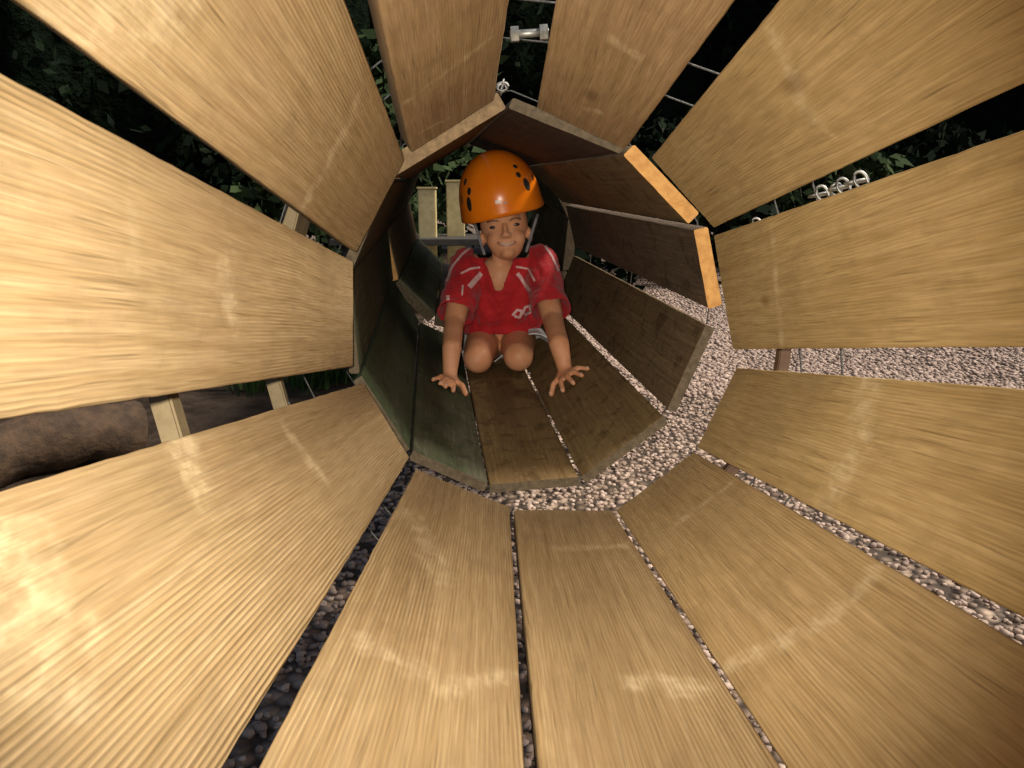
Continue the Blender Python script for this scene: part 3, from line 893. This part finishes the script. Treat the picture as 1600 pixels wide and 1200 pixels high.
def tree(x, y, h, rx, seed, label, mat, n=9000, size=.095, cb=.06, group=None):
    t = empty('tree', (x, y, 0))
    g = random.Random(seed)
    pts = [Vector((x + g.uniform(-.1, .1) * i, y + g.uniform(-.1, .1) * i, h * .8 * i / 6)) for i in range(7)]
    v, f = tube(pts, [.2 - .028 * i for i in range(7)], 10)
    tr = link('trunk', mesh_pd('trunk', v, f), M['bark'], t, True)
    for i in range(5):
        p = pts[2 + i % 4]; w = g.uniform(0, 6.28); L = rx * .7
        v, f = tube([p, p + Vector((math.cos(w) * L * .5, math.sin(w) * L * .5, L * .35)), p + Vector((math.cos(w) * L, math.sin(w) * L, L * .55))], [.07, .05, .02], 7)
        link('limb', mesh_pd('limb', v, f), M['bark'], tr, True)
    lobes = [(g.uniform(-.6, .6) * rx, g.uniform(-.6, .6) * rx, h * (cb + (1 - cb) * g.random()), g.uniform(.45, .75) * rx) for _ in range(16)]
    def cf(gg, n_):
        L = np.array(lobes); k = gg.integers(0, len(L), n_)
        d = gg.normal(size=(n_, 3)); d /= np.linalg.norm(d, axis=1)[:, None]
        r_ = L[k, 3] * gg.uniform(.55, 1.08, n_)
        P = np.stack([x + L[k, 0], y + L[k, 1], L[k, 2]], 1) + d * r_[:, None]
        P[:, 2] = np.maximum(P[:, 2], .1); return P
    V, T, tn = leaves(n, cf, size, seed)
    cr = foliage('crown', V, T, tn, mat, t)
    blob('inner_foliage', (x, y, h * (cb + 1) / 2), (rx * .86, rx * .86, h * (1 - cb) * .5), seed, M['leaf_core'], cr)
    tag(t, label, 'tree', group)
k = 0
for az, dist, h in ((-44, 9.0, 5.4), (-35, 10, 5.8), (-26, 9.3, 5.4), (-17, 10.5, 6.0), (-8, 11.5, 6.2), (1, 12, 6.2), (9, 13, 6.2), (17, 13.5, 6.4), (24.5, 13, 6.2), (32, 13.5, 6.4), (40, 13.5, 6.4)):
    tree(math.sin(R(az)) * dist, math.cos(R(az)) * dist, h, 1.75, 11 + k, 'tall dark leafy tree in the dense row behind the tunnel', M['leaf_dark'], group='dark trees behind the tunnel'); k += 1
def shrub(x, y, h, rx, seed, label, mat, n=900, size=.12, group=None):
    t = empty('shrub', (x, y, 0))
    g = random.Random(seed)
    for i in range(4):
        w = g.uniform(0, 6.28)
        v, f = tube([Vector((x, y, 0)), Vector((x + math.cos(w) * rx * .3, y + math.sin(w) * rx * .3, h * .5)), Vector((x + math.cos(w) * rx * .6, y + math.sin(w) * rx * .6, h * .85))], [.02, .014, .006], 6)
        link('stem', mesh_pd('stem', v, f), M['bark'], t, True)
    def cf(gg, n_):
        d = gg.normal(size=(n_, 3)); d /= np.linalg.norm(d, axis=1)[:, None]
        r_ = gg.uniform(.4, 1.05, n_) ** .6
        lump = 1 + .25 * np.sin(d[:, 0] * 5 + seed) * np.sin(d[:, 2] * 6)
        P = np.stack([x + d[:, 0] * rx * r_ * lump, y + d[:, 1] * rx * r_ * lump, h * .52 + d[:, 2] * h * .5 * r_ * lump], 1)
        P[:, 2] = np.maximum(P[:, 2], .03); return P
    V, T, tn = leaves(n, cf, size, seed + 100)
    foliage('foliage', V, T, tn, mat, t)
    tag(t, label, 'shrub', group)
shrub(-1.0, 7.2, 2.1, 1.2, 1, 'green leafy shrub beyond the far tunnel opening, behind the pale posts', M['leaf_mid'], 2600, .10)
for i, (x, y, h, r_) in enumerate(((3.4, 8.6, 1.5, .9), (5.0, 9.2, 1.6, 1.0), (6.9, 10.0, 1.5, 1.0), (1.9, 9.0, 1.7, .9))):
    shrub(x, y, h, r_, 5 + i, 'low green shrub at the far edge of the open gravel', M['leaf_dark' if i % 2 else 'leaf_mid'], 1600, .11, 'shrubs edging the gravel')
for i, (x, y, h, r_) in enumerate(((-3.2, 5.2, .9, .7), (-4.6, 4.8, 1.1, .8), (-2.9, 6.3, 1.0, .7), (.6, 6.6, 1.3, .8), (1.6, 7.4, 1.3, .9))):
    shrub(x, y, h, r_, 15 + i, 'dark low shrub in the shade beside the mossy tunnel section' if i < 3 else 'dark low shrub growing just behind the far tunnel section', M['leaf_dark'], 1300, .10, 'shrubs in the shade beside the tunnel' if i < 3 else 'shrubs behind the far tunnel section')

# pale timber posts and platform past the far opening
e3 = RC3 + AX3 * L3
def post(px, w, d, top, label):
    b = at(px, 330, d); t = empty('timber_post', (b.x, b.y, 0))
    ztop = at(px, top, d).z
    m_ = box(Vector((b.x, b.y, ztop / 2)), Vector((w / 2, 0, 0)), Vector((0, w / 2, 0)), Vector((0, 0, ztop / 2)), .006)
    link('shaft', m_, M['post'], t)
    link('cap', box(Vector((b.x, b.y, ztop + .008)), Vector((w * .56, 0, 0)), Vector((0, w * .56, 0)), Vector((0, 0, .007)), .003), M['post'], t)
    tag(t, label, 'post')
post(668, .115, 5.3, 296, 'shorter pale yellow square timber post on the platform past the far opening')
post(712, .12, 5.5, 285, 'taller pale square timber post on the platform past the far opening')
pc = at(690, 372, 5.2)
pl = empty('platform', (pc.x, pc.y, 0))
for i in range(6):
    link('board', box(Vector((pc.x, pc.y - .1 + i * .15, pc.z - .02)), Vector((.7, 0, 0)), Vector((0, .07, 0)), Vector((0, 0, .02)), .004), M['deck'], pl)
for sx in (-.6, .6):
    for sy in (-.08, .62):
        v, f = tube([Vector((pc.x + sx, pc.y + sy, 0)), Vector((pc.x + sx, pc.y + sy, pc.z - .04))], .04, 8)
        link('leg', mesh_pd('leg', v, f), M['deck'], pl, True)
tag(pl, 'dark boarded platform at the foot of the pale posts', 'platform')
# log edging on the left, seen through the low left gap
def log(p, q, r, label):
    p = Vector(p); q = Vector(q); t = empty('log', ((p.x + q.x) / 2, (p.y + q.y) / 2, 0))
    g = random.Random(int(r * 1000)); n = 14
    pts = [p.lerp(q, i / n) + Vector((0, 0, .02 * math.sin(i * .7))) for i in range(n + 1)]
    v, f = tube(pts, [r * (1 + .12 * math.sin(i * 1.9)) for i in range(n + 1)], 14)
    link('log_wood', mesh_pd('log_wood', v, f), M['log'], t, True)
    for e, s_ in ((p, 1), (q, -1)):
        d = (p - q).normalized() * s_
        v, f = tube([e - d * .004, e + d * .004], r * .9, 14); link('cut_end', mesh_pd('cut_end', v, f), M['batten'], t)
    tag(t, label, 'log')
gl = hit(40, 700, Vector((0, 0, .15)), Vector((0, 0, 1))); gr_ = hit(205, 655, Vector((0, 0, .12)), Vector((0, 0, 1)))
log((gl.x - .5, gl.y - .25, .12), (gr_.x, gr_.y, .085), .085, 'fat brown log lying on the gravel beside the entrance tunnel section')
# grass by the left of the joint
def tuft(x, y, seed):
    g = np.random.default_rng(seed); n = 70; V = []; T = []; tn = []
    for i in range(n):
        a = g.uniform(0, 6.28); r_ = g.uniform(0, .09); h = g.uniform(.08, .22); b = np.array([x + math.cos(a) * r_, y + math.sin(a) * r_, 0])
        l = np.array([math.cos(a), math.sin(a), 0]) * h * g.uniform(.2, .6); s = np.array([-math.sin(a), math.cos(a), 0]) * .004
        k0 = len(V); m_ = b + l * .4 + np.array([0, 0, h * .6]); V += [b - s, b + s, m_ + s * .8, m_ - s * .8, b + l + np.array([0, 0, h]), b + l + np.array([0, 0, h]) + s * .1]
        T += [[k0, k0 + 1, k0 + 2, k0 + 3], [k0 + 3, k0 + 2, k0 + 5, k0 + 4]]; tn += [g.random()] * 6
    o = foliage('grass_tuft', np.array(V), np.array(T), np.array(tn), M['grass'], None)
    tag(o, 'small tuft of green grass on the gravel beside the mossy tunnel section', 'grass', 'grass tufts beside the tunnel')
for i, (px, py) in enumerate(((535, 592), (505, 600), (470, 606), (555, 588), (395, 612))):
    q = hit(px, py + 10, Vector((0, 0, 0)), Vector((0, 0, 1))); tuft(q.x, q.y, i)
